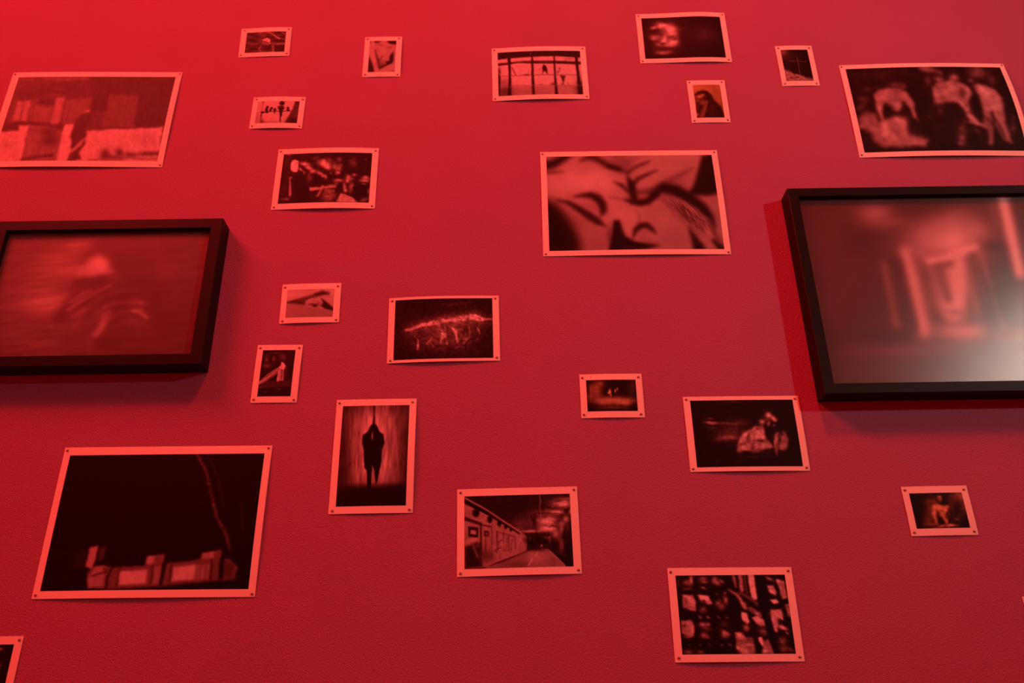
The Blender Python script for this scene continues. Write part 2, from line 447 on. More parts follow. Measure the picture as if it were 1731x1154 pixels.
def pic_face():
    p = Pic((1060, 10, 5.495), [(1083.7,31.5),(1216.1,29.5),(1226.9,98.3),(1090.6,99.7)], .12, cell=1.0, seed=9)
    p.warp(50, 10)
    p.g(350, 300, 120, 130, .42, .8).g(480, 280, 100, 90, .24, .6).g(720, 280, 130, 80, .26, .8).g(520, 300, 60, 140, .14, .5)
    p.gs([(395,230,58,44,.86,15),(330,190,60,26,.8,10),(250,205,36,16,.72,-10),(420,270,40,50,.74),(345,310,20,40,.8),(330,335,24,14,.86),(425,345,50,30,.86,-10),(400,370,60,20,.66),(265,295,50,22,.6,10),(250,310,30,16,.6),
          (300,360,40,20,.5),(335,435,80,18,.5),(350,445,50,10,.55)])
    p.gs([(262,235,34,16,.16),(295,272,34,10,.26,10),(405,300,40,9,.3,-5),(440,320,30,10,.3),(330,356,22,8,.2),(335,400,60,10,.2),(270,390,34,16,.2),(440,405,40,12,.24),(350,250,12,26,.5)], a=.9)
    p.lines([([(440,240),(530,220)], 6, .4), ([(360,200),(410,160)], 6, .5)], 6, .7)
    p.mul(30, 30, .16).blur(.8)
    p.V = .11+(p.V-.11)*1.25
    return p

def pic_profile():
    p = Pic((1060, 10, 5.495), [(1170.1,144.3),(1216.5,143.9),(1224.7,199.6),(1178.3,199.8)], .68, cell=.8, tone=(1.0,.80,.28), seed=10)
    p.g(640, 760, 120, 60, .80, .7).g(860, 900, 60, 160, .62, .7)
    p.warp(30, 5)
    p.poly([(625,830),(650,803),(700,792),(745,800),(785,840),(810,890),(870,940),(920,1060),(640,1060),(650,1000),(640,920)], .15, 16)
    p.gs([(668,852,36,20,.78,10),(700,838,22,14,.72),(700,905,36,26,.55),(655,885,16,12,.6),(720,845,10,8,.3),(650,825,26,7,.2,-20)])
    p.lines([([(735,900),(720,960),(690,1040)], [26,40,44], .5), ([(700,950),(670,1040)], 20, .36)], 12)
    p.g(656, 1015, 10, 16, .75).g(652, 950, 16, 26, .35).g(790, 960, 40, 60, .24)
    return p.mul(20, 40, .12)

def pic_cross():
    p = Pic((1290, 60, 3.925), [(1319.3,86.0),(1364.4,84.7),(1374.8,137.7),(1328.2,137.4)], .10, cell=.8, seed=11)
    p.g(130, 118, 34, 30, .55).g(170, 150, 50, 40, .24, .6)
    p.lines([([(222,150),(232,210),(242,268)], 3.2, .55), ([(166,174),(225,176),(282,179)], 2.6, .5)], 2)
    p.warp(12, 7)
    p.poly([(125,225),(160,235),(200,255),(240,265),(290,285),(340,290),(340,320),(120,320)], .62, 9)
    p.add(14, 12, .0)
    p.V = np.where(p.Y0 > 215, p.V*(0.6+0.8*p.field(12, 10)), p.V)
    p.line([(160,284),(230,280)], 4, .3, 3)
    return p

def pic_figures():
    p = Pic((1420, 100, 5.566), [(1429.4,117.8),(1693.8,114.8),(1732.8,255.7),(1462.7,258.7)], .13, seed=12)
    p.g(400, 150, 300, 60, .2).g(1100, 560, 300, 200, .15)
    p.warp(70, 16)
    p.gs([(220,390,50,30,.40),(200,470,40,30,.36),(270,300,40,14,.36),(350,290,30,14,.3),(230,450,16,30,.3)])
    p.poly([(180,560),(260,505),(330,540),(350,600),(440,590),(520,560),(610,560),(620,650),(640,730),(820,770),(800,830),(420,840),(330,790),(290,700),(190,660)], .66, 30)
    p.g(480, 700, 150, 80, .78, .6).g(560, 610, 60, 50, .74, .6).g(260, 570, 60, 40, .58, .6).g(340, 640, 50, 16, .44)
    p.poly([(310,350),(370,310),(450,300),(560,300),(640,350),(690,450),(695,540),(730,610),(690,570),(650,490),(600,420),(575,430),(585,480),(540,520),(470,510),(430,440),(405,440),(400,520),(415,600),(380,570),(350,480)], .70, 14)
    p.g(520, 270, 70, 26, .46).g(590, 280, 26, 30, .5).g(510, 370, 70, 30, .76, .7).g(430, 350, 40, 26, .64, .6).g(520, 470, 60, 30, .66, .6)
    p.gs([(450,500,44,50,.13,-30),(600,520,26,60,.16),(480,420,50,8,.5),(560,330,50,6,.5)])
    p.line([(350,400),(370,480),(390,580)], [60,44,26], .72, 12)
    p.line([(620,400),(660,480),(700,580)], [40,40,16], .72, 12)
    # right-hand group
    p.lines([([(780,100),(850,120),(960,160)], [60,56,20], .5)], 24)
    p.g(830, 230, 30, 50, .42).g(1070, 205, 40, 36, .76).g(930, 220, 40, 30, .58)
    p.poly([(870,300),(930,250),(1040,230),(1130,250),(1210,300),(1230,360),(1200,430),(1210,500),(1150,520),(1110,460),(1060,440),(1000,440),(950,450),(880,430),(865,370)], .66, 18)
    p.gs([(1050,330,50,50,.76),(920,310,36,40,.64),(910,430,40,34,.82),(890,400,20,24,.7),(1140,350,26,50,.34),(970,390,40,14,.44),(1060,380,30,30,.7),(930,520,24,30,.35)], a=.8)
    p.line([(1110,440),(1170,500),(1200,560),(1260,620)], [36,50,50,40], .76, 16).gs([(1170,470,40,10,.4,-20),(1200,530,40,9,.35,-20),(1160,430,30,20,.66)])
    p.lines([([(1200,620),(1300,640),(1390,680)], [20,28,44], .82), ([(1340,600),(1390,680),(1400,800)], [50,56,44], .62)], 14)
    p.gs([(1300,280,40,24,.74),(1290,130,80,70,.44),(1230,230,30,20,.62),(1430,220,36,60,.36),(1340,160,60,30,.4)])
    p.poly([(1270,300),(1360,280),(1460,320),(1510,400),(1520,500),(1530,640),(1580,740),(1610,810),(1570,800),(1500,690),(1450,590),(1420,550),(1400,600),(1340,560),(1310,440)], .72, 20)
    p.gs([(1340,340,60,40,.82),(1420,420,50,60,.76),(1370,470,60,10,.5),(1420,380,60,8,.56),(1390,560,40,60,.62)], a=.8)
    p.poly([(1220,380),(1260,350),(1300,430),(1320,520),(1290,550),(1240,520)], .12, 16).line([(1410,540),(1450,620),(1540,760)], [24,20,24], .2, 12)
    p.lines([([(1450,640),(1500,720),(1540,780)], [40,30,20], .5), ([(1290,720),(1340,780)], 70, .15)], 16)
    p.gs([(1130,690,40,50,.45),(1130,760,36,24,.6),(1120,810,40,22,.62),(1600,680,26,50,.36),(1600,580,16,30,.3),(1270,700,40,20,.4,30),(1150,610,16,16,.5),(820,578,14,8,.5)])
    p.mul(60, 60, .30).mul(30, 30, .16)
    return p.blur(1.7)

def pic_couple():
    p = Pic((890, 240, 4.678), [(923.1,265.2),(1202.5,262.7),(1224.5,421.7),(928.7,424.7)], .74, seed=13)
    # broad masses of light and dark
    p.g(480, 320, 320, 110, .93, .95).g(250, 330, 120, 70, .86, .6).g(640, 520, 110, 70, .86, .7)
    p.poly([(780,270),(850,170),(1000,90),(1400,90),(1360,220),(1290,410),(1180,390),(1080,350),(950,390),(850,380)], .77, 20)
    p.g(760, 190, 90, 70, .46, .8).g(1180, 360, 90, 60, .50, .8).g(1270, 300, 60, 110, .66, .6).g(700, 130, 80, 30, .55, .6)
    p.poly([(1300,440),(1540,390),(1580,640),(1490,660),(1400,540)], .68, 20)
    p.poly([(130,455),(215,480),(300,570),(360,660),(420,760),(430,880),(130,880)], .07, 46)
    p.g(530, 730, 100, 60, .72, .9).g(430, 650, 60, 40, .58, .8).g(570, 820, 110, 50, .62, .8)
    p.g(1120, 620, 210, 130, .74, .9).g(1200, 780, 150, 90, .68, .8).g(1040, 520, 90, 40, .72, .8)
    p.blur(5)
    # folds, hand and fingers
    p.line([(130,195),(210,175),(300,125),(350,100)], [64,66,50,26], .12, 34).line([(150,248),(210,243),(290,238)], [14,22,4], .42, 16)
    p.line([(430,150),(500,120),(560,140),(640,190),(720,215),(800,255)], [10,46,46,44,34,6], .28, 26).line([(650,200),(730,222)], [24,20], .12, 20)
    p.line([(800,250),(860,205),(930,178),(975,155)], [22,18,22,6], .34, 16).line([(840,345),(880,300),(960,262),(1030,232)], [34,30,22,4], .28, 16)
    p.line([(820,150),(870,135),(920,125)], [4,8,3], .6, 8).line([(960,390),(1080,340),(1220,268),(1310,215)], [10,34,34,4], .50, 30)
    p.poly([(1385,120),(1490,80),(1540,405),(1440,432),(1275,428),(1325,340),(1362,210)], .10, 26)
    # closed eye of the left face
    p.line([(380,438),(440,428),(510,428),(565,455),(600,505),(608,560),(590,590)], [4,26,48,60,64,52,10], .18, 24)
    p.g(495, 510, 60, 26, .70, .9, 28).line([(240,462),(330,485),(420,540),(500,595),(570,640),(620,670)], [6,28,46,54,48,10], .20, 20)
    p.g(650, 740, 14, 90, .42, .8).line([(690,325),(750,350),(805,405)], [4,34,16], .34, 16).line([(650,445),(720,455),(800,478)], [3,14,8], .56, 12)
    p.g(700, 480, 50, 22, .84, .6).g(640, 610, 40, 40, .84, .6)
    # dark gap between the two faces
    p.line([(800,285),(822,340),(838,400),(850,450)], [10,50,64,54], .10, 24).line([(780,462),(840,485),(900,490),(960,475),(1030,430)], [8,40,52,54,40], .14, 20)
    p.g(925, 405, 90, 26, .40, .8, -6).line([(820,470),(880,462),(950,468)], [3,9,3], .42, 7, .8)
    # nose and mouth
    p.g(810, 600, 76, 62, .88, .85).g(740, 570, 70, 50, .86, .6).line([(880,560),(893,620),(880,680)], [8,16,8], .56, 14, .7)
    p.poly([(690,632),(732,626),(752,680),(778,752),(850,795),(950,812),(1050,826),(960,850),(720,875),(652,875),(672,760)], .08, 18)
    p.g(822, 690, 56, 40, .86, .8).line([(842,765),(862,705),(905,672),(950,668),(995,702),(1020,735)], [6,42,46,42,34,4], .20, 18)
    p.g(935, 730, 40, 24, .70).line([(880,765),(950,785),(1040,800)], [6,26,4], .66, 10).line([(760,840),(860,835)], [20,8], .3, 12, .7)
    # hair and ear of the second head
    p.line([(990,425),(1080,372),(1180,395),(1290,455),(1390,530),(1450,600),(1490,680)], [40,76,86,80,70,50,8], .11, 30)
    p.line([(1060,450),(1180,520),(1290,600),(1380,690),(1400,740)], [10,80,110,80,10], .44, 40, .85)
    p.line([(1430,630),(1470,700),(1520,780),(1565,850)], [40,34,30,30], .46, 22).line([(1420,660),(1440,740),(1470,840)], [14,46,30], .72, 22)
    p.line([(1285,690),(1325,770),(1360,840),(1380,880)], [8,46,84,90], .13, 26).line([(1475,780),(1530,840),(1560,870)], [20,44,50], .18, 18)
    p.line([(1310,650),(1360,705),(1410,760)], [3,9,3], .74, 8)
    p.blur(1.7)
    hair = p.field(9, 60, math.radians(-40))
    m = np.exp(-(((p.X-1290)*.77+(p.Y-570)*.64)/190)**2 - ((-(p.X-1290)*.64+(p.Y-570)*.77)/75)**2)
    p.V = p.V*(1+m*1.3*(hair-.5))
    return p.mul(90, 90, .05)

def pic_eye():
    p = Pic((400, 460, 4.81), [(486.9,490.6),(565.7,488.3),(563.0,535.5),(482.7,538.0)], .80, cell=.8, seed=14)
    p.g(470, 180, 90, 40, .88).g(560, 160, 70, 26, .80).g(770, 170, 40, 40, .86).g(740, 215, 50, 30, .78)
    p.poly([(400,262),(470,228),(560,205),(640,180),(700,155),(760,165),(700,190),(660,205),(600,225),(560,250),(560,275),(400,265)], .40, 14)
    p.line([(640,185),(700,172),(750,180)], [14,26,12], .30, 14).line([(410,252),(480,244),(555,258)], [14,26,14], .30, 10)
    p.poly([(555,262),(580,235),(620,220),(660,228),(690,250),(720,285),(640,290),(580,278)], .66, 9)
    p.line([(570,240),(615,222),(660,232)], [8,10,6], .86, 6).line([(580,258),(620,245),(650,255)], [6,10,6], .82, 6).g(600, 240, 14, 9, .8).g(655, 245, 16, 8, .74)
    p.g(640, 275, 20, 13, .20).line([(590,268),(625,262)], 6, .40, 5).g(680, 286, 7, 8, .72).g(665, 262, 10, 6, .44)
    p.poly([(690,215),(740,250),(800,300),(800,322),(720,302),(690,275),(705,255)], .20, 12)
    p.poly([(390,258),(470,262),(560,280),(640,292),(720,300),(800,318),(800,380),(390,385)], .66, 5)
    p.g(430, 320, 60, 60, .72, .6)
    p.blur(.7)
    return p.mul(40, 16, .06)

def pic_bride():
    p = Pic((400, 460, 4.81), [(444.9,592.4),(500.2,592.0),(491.5,670.2),(435.3,670.4)], .15, cell=.8, seed=15)
    p.warp(20, 5)
    p.gs([(248,715,16,22,.5),(305,710,14,24,.46),(250,765,36,18,.48),(330,660,50,8,.34),(250,680,30,10,.3),(290,740,30,8,.2),(375,700,34,40,.34),(440,700,30,60,.2),(400,820,20,60,.3)])
    p.poly([(165,893),(450,888),(445,935),(165,945)], .28, 6)
    p.gs([(192,938,16,4,.55),(232,980,14,4,.4),(350,955,20,3.5,.5),(320,955,16,3,.35),(400,780,6,14,.5)])
    p.X, p.Y = p.X0, p.Y0
    p.poly([(345,775),(300,805),(240,850),(175,902),(180,918),(225,903),(290,862),(345,820)], .55, 4)
    p.line([(345,790),(270,850),(180,910)], [6,9,14], .82, 4).line([(345,778),(260,832),(185,895)], [4,5,4], .72, 3)
    p.poly([(352,785),(388,798),(385,888),(326,888),(335,840)], .72, 5).line([(350,800),(338,885)], [10,16], .88, 5).line([(372,800),(366,885)], 8, .5, 5)
    p.poly([(368,732),(390,745),(400,765),(388,800),(352,788),(345,775),(360,765)], .95, 5)
    p.g(378, 722, 13, 12, .24).g(385, 690, 14, 20, .4)
    return p.mul(14, 14, .15)

def pic_spine():
    p = Pic((640, 480, 7.695), [(668.8,507.7),(832.1,504.0),(834.1,604.4),(665.1,608.9)], .11, cell=1.0, seed=16)
    p.warp(70, 16)
    p.g(850, 700, 430, 130, .36, .9).g(1000, 270, 240, 24, .3, .8, -4).g(900, 880, 420, 50, .26, .7).g(1430, 500, 80, 40, .34, .6).g(600, 620, 120, 60, .38, .6)
    p.line([(370,610),(450,580),(560,550),(700,520),(800,505),(920,470),(1050,465),(1150,450),(1250,440),(1340,460),(1480,455)], [30,46,54,60,70,70,70,76,90,56,12], .80, 22)
    p.gs([(420,605,46,20,.86),(880,455,40,16,.45),(1000,490,40,20,.86),(1100,470,30,16,.9),(1020,430,16,40,.4),(1240,430,40,24,.92),(1160,470,16,14,.5),(800,480,30,9,.4),(930,430,30,10,.7),(1300,470,24,22,.86),(760,525,50,12,.86)])
    p.lines([([(440,630),(470,690)], [40,20], .5), ([(800,540),(830,650),(850,700)], [60,36,36], .78), ([(840,700),(815,775)], [30,24], .72), ([(870,620),(880,700),(895,785)], [30,26,20], .7),
             ([(960,575),(1000,620),(1025,700),(1030,755)], [30,40,34,30], .84), ([(1040,610),(1080,580),(1100,620)], 26, .62), ([(985,740),(960,755)], 24, .5), ([(1100,640),(1130,720)], 22, .52), ([(1180,570),(1200,630),(1170,700),(1110,775)], [34,34,24,20], .62),
             ([(1280,565),(1305,600),(1315,640)], [18,28,18], .86), ([(1290,710),(1285,740)], 18, .5), ([(680,630),(735,690),(715,760)], [14,26,20], .58), ([(700,700),(640,790)], [22,24], .6), ([(680,780),(715,818)], 24, .6),
             ([(515,740),(518,800),(510,850)], [22,34,22], .82), ([(1000,825),(1100,820)], 26, .45)], 16)
    p.gs([(860,570,60,36,.16),(945,680,30,70,.14),(1075,670,26,60,.15),(1145,620,28,60,.15),(1250,600,30,70,.18),(770,660,34,90,.26),(600,660,70,50,.2),(1050,530,60,26,.3),(470,640,26,18,.3)], a=.85)
    p.X, p.Y = p.X0, p.Y0
    p.blur(.7)
    halo = p.V.copy(); p.blur(9); p.V = np.maximum(halo, p.V*1.1); p.V = .11+(p.V-.11)*1.14
    return p.mul(30, 30, .45).mul(60, 10, .08)

def pic_balustrade():
    p = Pic((30, 730, 3.7217), [(119.5,770.3),(447.8,766.0),(420.4,994.9),(68.2,999.5)], .07, cell=1.4, seed=17)
    p.warp(30, 6)
    p.line([(1130,140),(1160,190),(1195,270),(1215,360),(1240,460),(1255,540),(1300,610),(1325,670),(1335,740)], [16,18,20,16,22,14,22,20,12], .42, 10)
    p.lines([([(1200,140),(1245,240),(1275,340),(1300,470)], 10, .2), ([(1410,450),(1415,560),(1425,620)], 12, .2), ([(1040,490),(1200,430)], 5, .14), ([(1360,700),(1345,800)], 12, .14)], 8)
    bark = p.field(12, 9)
    p.V = np.where(p.Y0 < 640, .07+(p.V-.07)*np.clip(bark*2.1-.15, 0, 2), p.V)
    p.warp(24, 4)
    p.poly([(370,770),(450,750),(430,850),(350,860)], .16, 18).line([(240,770),(430,752)], 5, .14, 4).line([(240,915),(400,910)], 5, .13, 4)
    p.poly([(440,890),(490,845),(550,838),(600,855),(700,848),(808,840),(815,785),(930,770),(928,828),(1060,815),(1155,800),(1160,760),(1290,740),(1285,795),(1340,800),(1390,850),(1360,930),(1200,938),(900,968),(700,985),(560,992),(440,985)], .46, 8)
    p.poly([(460,728),(518,720),(498,810),(470,865),(430,850)], .72, 7).poly([(520,735),(568,718),(548,800),(510,825)], .3, 8).line([(515,730),(500,820)], 9, .12, 4)
    p.poly([(490,850),(560,845),(545,970),(450,980),(445,930)], .66, 9).poly([(645,880),(820,866),(812,955),(640,965)], .84, 8).poly([(985,855),(1130,835),(1112,930),(975,940)], .82, 8)
    p.poly([(820,785),(870,778),(860,830),(812,835)], .72, 6).poly([(875,780),(930,772),(925,825),(870,828)], .5, 6).poly([(1170,760),(1240,750),(1235,795),(1160,800)], .66, 7).poly([(1130,840),(1220,830),(1200,925),(1115,930)], .6, 7)
    p.poly([(865,850),(920,840),(905,950),(850,960)], .6, 6).poly([(1235,805),(1265,805),(1260,920),(1225,925)], .42, 6).poly([(1305,810),(1370,830),(1350,910),(1300,915)], .32, 12)
    p.lines([([(605,850),(570,920),(560,990)], 14, .16), ([(650,850),(625,975)], 10, .3), ([(860,840),(845,965)], 7, .2), ([(930,825),(920,880),(905,955)], 20, .09), ([(975,840),(960,945)], 12, .28), ([(1225,800),(1215,935)], 9, .16),
             ([(1290,800),(1280,925)], 30, .10), ([(1160,835),(1145,930)], 6, .45), ([(1190,830),(1180,930)], 6, .42), ([(830,860),(820,960)], 5, .6), ([(470,910),(530,890),(590,880)], 9, .25), ([(545,860),(560,880)], 10, .3)], 5)
    p.lines([([(560,992),(900,972),(1200,940),(1380,915)], 10, .34), ([(640,975),(860,962)], 9, .5)], 6)
    p.V = np.where(p.Y0 > 700, p.V*(0.9+0.2*p.field(9, 40)), p.V)
    return p.blur(1.0)

def pic_silhouette():
    p = Pic((540, 660, 5.2474), [(580.0,687.1),(692.8,684.8),(686.4,854.6),(568.0,856.5)], .50, cell=1.0, seed=18)
    p.g(480, 520, 270, 420, .84).g(410, 290, 110, 90, .9, .7).g(600, 330, 130, 150, .88, .7).g(330, 500, 70, 200, .84, .6).g(650, 600, 80, 200, .82, .6).g(480, 740, 200, 90, .92, .6)
    p.g(190, 500, 90, 400, .34, .8).g(800, 560, 90, 360, .36, .8).g(230, 140, 130, 60, .40, .7).g(760, 150, 120, 50, .48, .6).g(640, 790, 140, 60, .7, .5)
    p.V = p.V*(.58+.46*np.exp(-((p.X0-480)/230)**2-((p.Y0-520)/420)**4))
    p.mul(12, 130, .30, 2).mul(40, 200, .18, 2)
    p.poly([(100,860),(300,850),(420,850),(560,845),(820,830),(820,1060),(100,1060)], .10, 44)
    p.g(180, 760, 70, 120, .26, .8).g(780, 780, 40, 120, .22, .8)
    p.line([(488,120),(487,220),(484,320)], [18,10,26], .2, 8)
    p.warp(30, 4)
    p.poly([(452,325),(470,305),(500,305),(520,330),(535,372),(570,398),(580,470),(560,530),(553,630),(535,720),(518,810),(503,835),(490,740),(475,668),(466,750),(460,880),(428,880),(424,720),(402,690),(398,560),(384,470),(386,400),(430,375)], .05, 9)
    p.g(472, 412, 10, 34, .66).g(470, 380, 8, 10, .4).line([(475,690),(487,800)], [6,16], .66, 6)
    p.line([(530,520),(560,545)], [4,10], .6, 5, .5)
    return p

def pic_tunnel():
    p = Pic((750, 800, 6.072), [(785.1,839.2),(962.8,834.4),(969.7,957.3),(785.1,962.2)], .16, cell=1.0, seed=19)
    # ceiling
    p.poly([(220,230),(1300,200),(1310,430),(1110,640),(830,625),(600,470)], .17, 10)
    p.warp(40, 10)
    p.gs([(1220,310,110,46,1.0),(1150,400,120,26,.95),(1060,490,130,50,1.0),(1060,570,110,38,1.0),(880,600,100,16,1.0),(1250,260,60,16,.6),(800,520,110,70,.42),(940,420,90,40,.42),(760,570,70,16,.46)])
    p.gs([(1060,410,130,7,.2),(1130,545,60,8,.2),(1270,380,50,24,.14,-30),(1190,500,40,30,.18,-40),(930,490,20,70,.2),(1180,280,40,20,.4)])
    p.line([(985,220),(992,420),(1000,560)], [10,8,6], .62, 6).line([(880,410),(960,610)], 6, .2, 5)
    p.V = np.where(p.Y0 < 620, p.V*(.7+.6*p.field(30, 12)), p.V)
    p.X, p.Y = p.X0, p.Y0
    # left wall
    p.poly([(200,305),(480,420),(790,600),(860,660),(850,800),(720,850),(400,970),(200,1000)], .74, 7)
    p.poly([(200,440),(390,510),(390,540),(200,480)], .26, 6).line([(390,530),(490,550)], 12, .3, 5)
    p.lines([([(382,520),(385,950)], 18, .26), ([(495,560),(495,880)], 8, .42), ([(548,600),(548,820)], 9, .3), ([(612,610),(612,800)], 8, .35), ([(668,640),(668,800)], 8, .36), ([(735,650),(735,780)], 6, .4), ([(548,600),(735,655)], 7, .35)], 5)
    p.poly([(252,545),(355,560),(352,660),(255,652)], .17, 6).poly([(278,580),(335,588),(333,632),(276,625)], .84, 6)
    p.poly([(415,590),(465,595),(465,650),(415,650)], .24, 7).poly([(430,610),(452,612),(452,635),(430,635)], .6, 5).line([(430,660),(430,800)], 12, .42, 8)
    p.poly([(220,760),(330,715),(380,720),(385,960),(220,980)], .17, 26).g(280, 690, 50, 16, .9, 1, -15).line([(300,740),(350,860)], 26, .5, 14).g(350, 745, 26, 14, .5)
    p.lines([([(600,690),(565,700),(560,780)], 9, .36), ([(650,660),(640,800)], 7, .42), ([(700,680),(690,790)], 7, .42), ([(520,800),(590,760)], 14, .4), ([(800,700),(780,780)], 8, .5)], 5)
    p.g(430, 850, 80, 70, .34, .8).g(600, 740, 30, 36, .86, .7).g(790, 690, 40, 60, .84, .7).g(520, 760, 26, 30, .84, .6)
    p.V = np.where((p.X0 < 850) & (p.Y0 > 400), p.V*(.84+.32*p.field(14, 40)), p.V)
    p.line([(210,250),(430,370),(790,605)], [16,16,10], .80, 5).line([(210,290),(430,405),(780,622)], [34,26,12], .10, 6).line([(215,340),(330,385),(480,450)], [14,10,6], .8, 5)
    p.gs([(332,408,38,44,.07),(474,476,26,38,.08),(572,517,21,32,.08),(638,550,17,26,.09),(690,578,14,24,.09)], p=6)
    # far end
    p.g(950, 690, 120, 60, .08, 1, 0, 4).poly([(840,625),(1105,630),(1130,660),(870,660)], .16, 10)
    p.gs([(885,670,6,20,.55),(930,690,5,24,.4),(1005,745,12,16,.75),(1050,660,30,12,.45),(1085,660,10,24,.66,30),(960,720,5,24,.35)])
    # right wall
    p.poly([(1100,640),(1310,420),(1345,970),(1250,930),(1100,790)], .2, 10)
    p.warp(30, 8)
    p.gs([(1255,470,28,32,.84),(1215,520,40,30,.66),(1210,580,24,60,.72),(1150,620,36,50,.78),(1215,730,26,70,.6),(1300,390,12,40,.9),(1180,660,16,40,.5),(1270,560,12,40,.4),(1090,690,10,30,.5)])
    p.gs([(1240,640,30,50,.14),(1280,780,50,140,.08),(1140,740,30,50,.1)])
    p.X, p.Y = p.X0, p.Y0
    # road
    p.poly([(390,985),(700,870),(870,800),(1060,775),(1130,820),(1260,960),(1200,990)], .62, 8)
    p.g(960, 860, 120, 50, .76, .7).g(760, 940, 120, 30, .42, .6).g(1120, 900, 60, 50, .5, .6).g(970, 790, 90, 16, .3, .8)
    p.lines([([(800,815),(600,880),(430,965)], [8,9,10], .78), ([(770,840),(560,930)], 6, .34), ([(1080,790),(1150,860),(1250,950)], 9, .7), ([(1110,790),(1200,870),(1320,960)], 22, .08), ([(963,808),(940,858)], [7,9], .92), ([(912,878),(874,946)], [9,12], .92)], 4)
    p.poly([(1180,840),(1345,900),(1345,980),(1270,960)], .09, 10)
    p.V = np.where(p.X0 < 860, p.V*.90, p.V)
    p.blur(.7)
    return p.mul(16, 16, .08)

def pic_glow():
    p = Pic((960, 610, 4.0256), [(990.6,643.0),(1074.3,642.0),(1078.0,694.7),(993.3,696.2)], .12, cell=.8, tone=(1.0,.88,.5), seed=20)
    p.warp(30, 5)
    p.gs([(195,195,40,50,.58),(160,200,16,40,.5),(220,160,26,20,.5),(310,270,140,24,.66),(380,285,60,22,.68),(250,280,70,26,.6),(180,240,40,20,.5),(440,170,26,60,.26),(300,320,120,12,.34)])
    p.g(320, 195, 70, 34, .10)
    p.gs([(286,212,7,18,.9),(278,220,6,8,.8),(292,235,5,10,.7),(322,208,5,14,.8),(338,196,5,14,.72)])
    p.g(190, 200, 16, 10, .42).g(140, 330, 60, 26, .1).g(460, 330, 40, 30, .1)
    p.V = .11+(p.V-.11)*1.2
    return p.mul(12, 30, .16)

def pic_veiled():
    p = Pic((1155, 670, 8.051), [(1166.2,677.1),(1338.6,676.1),(1357.5,788.4),(1178.1,790.3)], .10, cell=1.0, seed=21)
    p.warp(60, 12)
    p.g(650, 500, 200, 120, .34, .8).g(560, 570, 110, 36, .54, .9, -8).g(660, 560, 60, 26, .5).g(660, 375, 180, 16, .46, .9, 2).g(760, 350, 130, 50, .28, .6).g(700, 80, 200, 14, .22)
    p.gs([(380,358,86,14,.8,4),(360,300,70,9,.5,4),(390,425,60,9,.36,4),(350,450,24,10,.26),(400,380,40,8,.66)])
    p.poly([(720,760),(740,640),(790,540),(850,480),(950,430),(1080,400),(1110,470),(1110,590),(1160,600),(1220,700),(1000,760),(940,770),(860,740),(780,770)], .60, 22)
    p.poly([(1230,560),(1270,490),(1370,490),(1420,580),(1420,680),(1370,740),(1290,720),(1260,820),(1235,700)], .48, 22)
    p.gs([(850,530,50,50,.76),(800,600,36,40,.72),(1010,540,60,50,.80),(1080,570,50,30,.76),(840,700,60,30,.78,20),(1060,470,30,30,.7),(900,640,30,90,.5),(1050,680,80,12,.66),(1250,610,20,80,.74),(1350,580,26,44,.62),(1360,690,40,36,.6),(970,450,26,40,.66,30)], a=.9)
    p.gs([(880,560,14,80,.26,15),(1060,610,60,20,.15,10),(1150,520,36,90,.12),(1330,510,30,30,.14),(1300,600,16,90,.14),(1000,450,24,12,.24),(960,600,10,70,.36,10),(800,660,50,14,.28,-20),(850,770,80,26,.12),(940,720,20,50,.3)], a=.9)
    p.gs([(1150,260,40,40,.82),(1210,300,40,30,.84,30),(1240,330,26,22,.76),(1070,350,40,36,.78),(1160,380,20,40,.7),(1230,405,16,14,.74),(1110,330,16,26,.4),(1200,375,30,18,.12),(1150,320,22,14,.36),(1150,470,40,60,.10),(1200,430,26,20,.12)])
    p.lines([([(940,740),(1180,720)], 12, .34), ([(1000,770),(1180,770)], 10, .28), ([(870,830),(1000,835)], 14, .26), ([(1060,820),(1180,815)], 10, .2), ([(1260,700),(1275,800)], 14, .34), ([(790,780),(780,860)], 20, .2), ([(700,920),(820,890)], 10, .17), ([(450,860),(455,900)], 16, .26)], 10)
    p.mul(30, 44, .30).blur(1.1)
    p.V = .1+(p.V-.1)*1.22
    return p.mul(70, 8, .12)

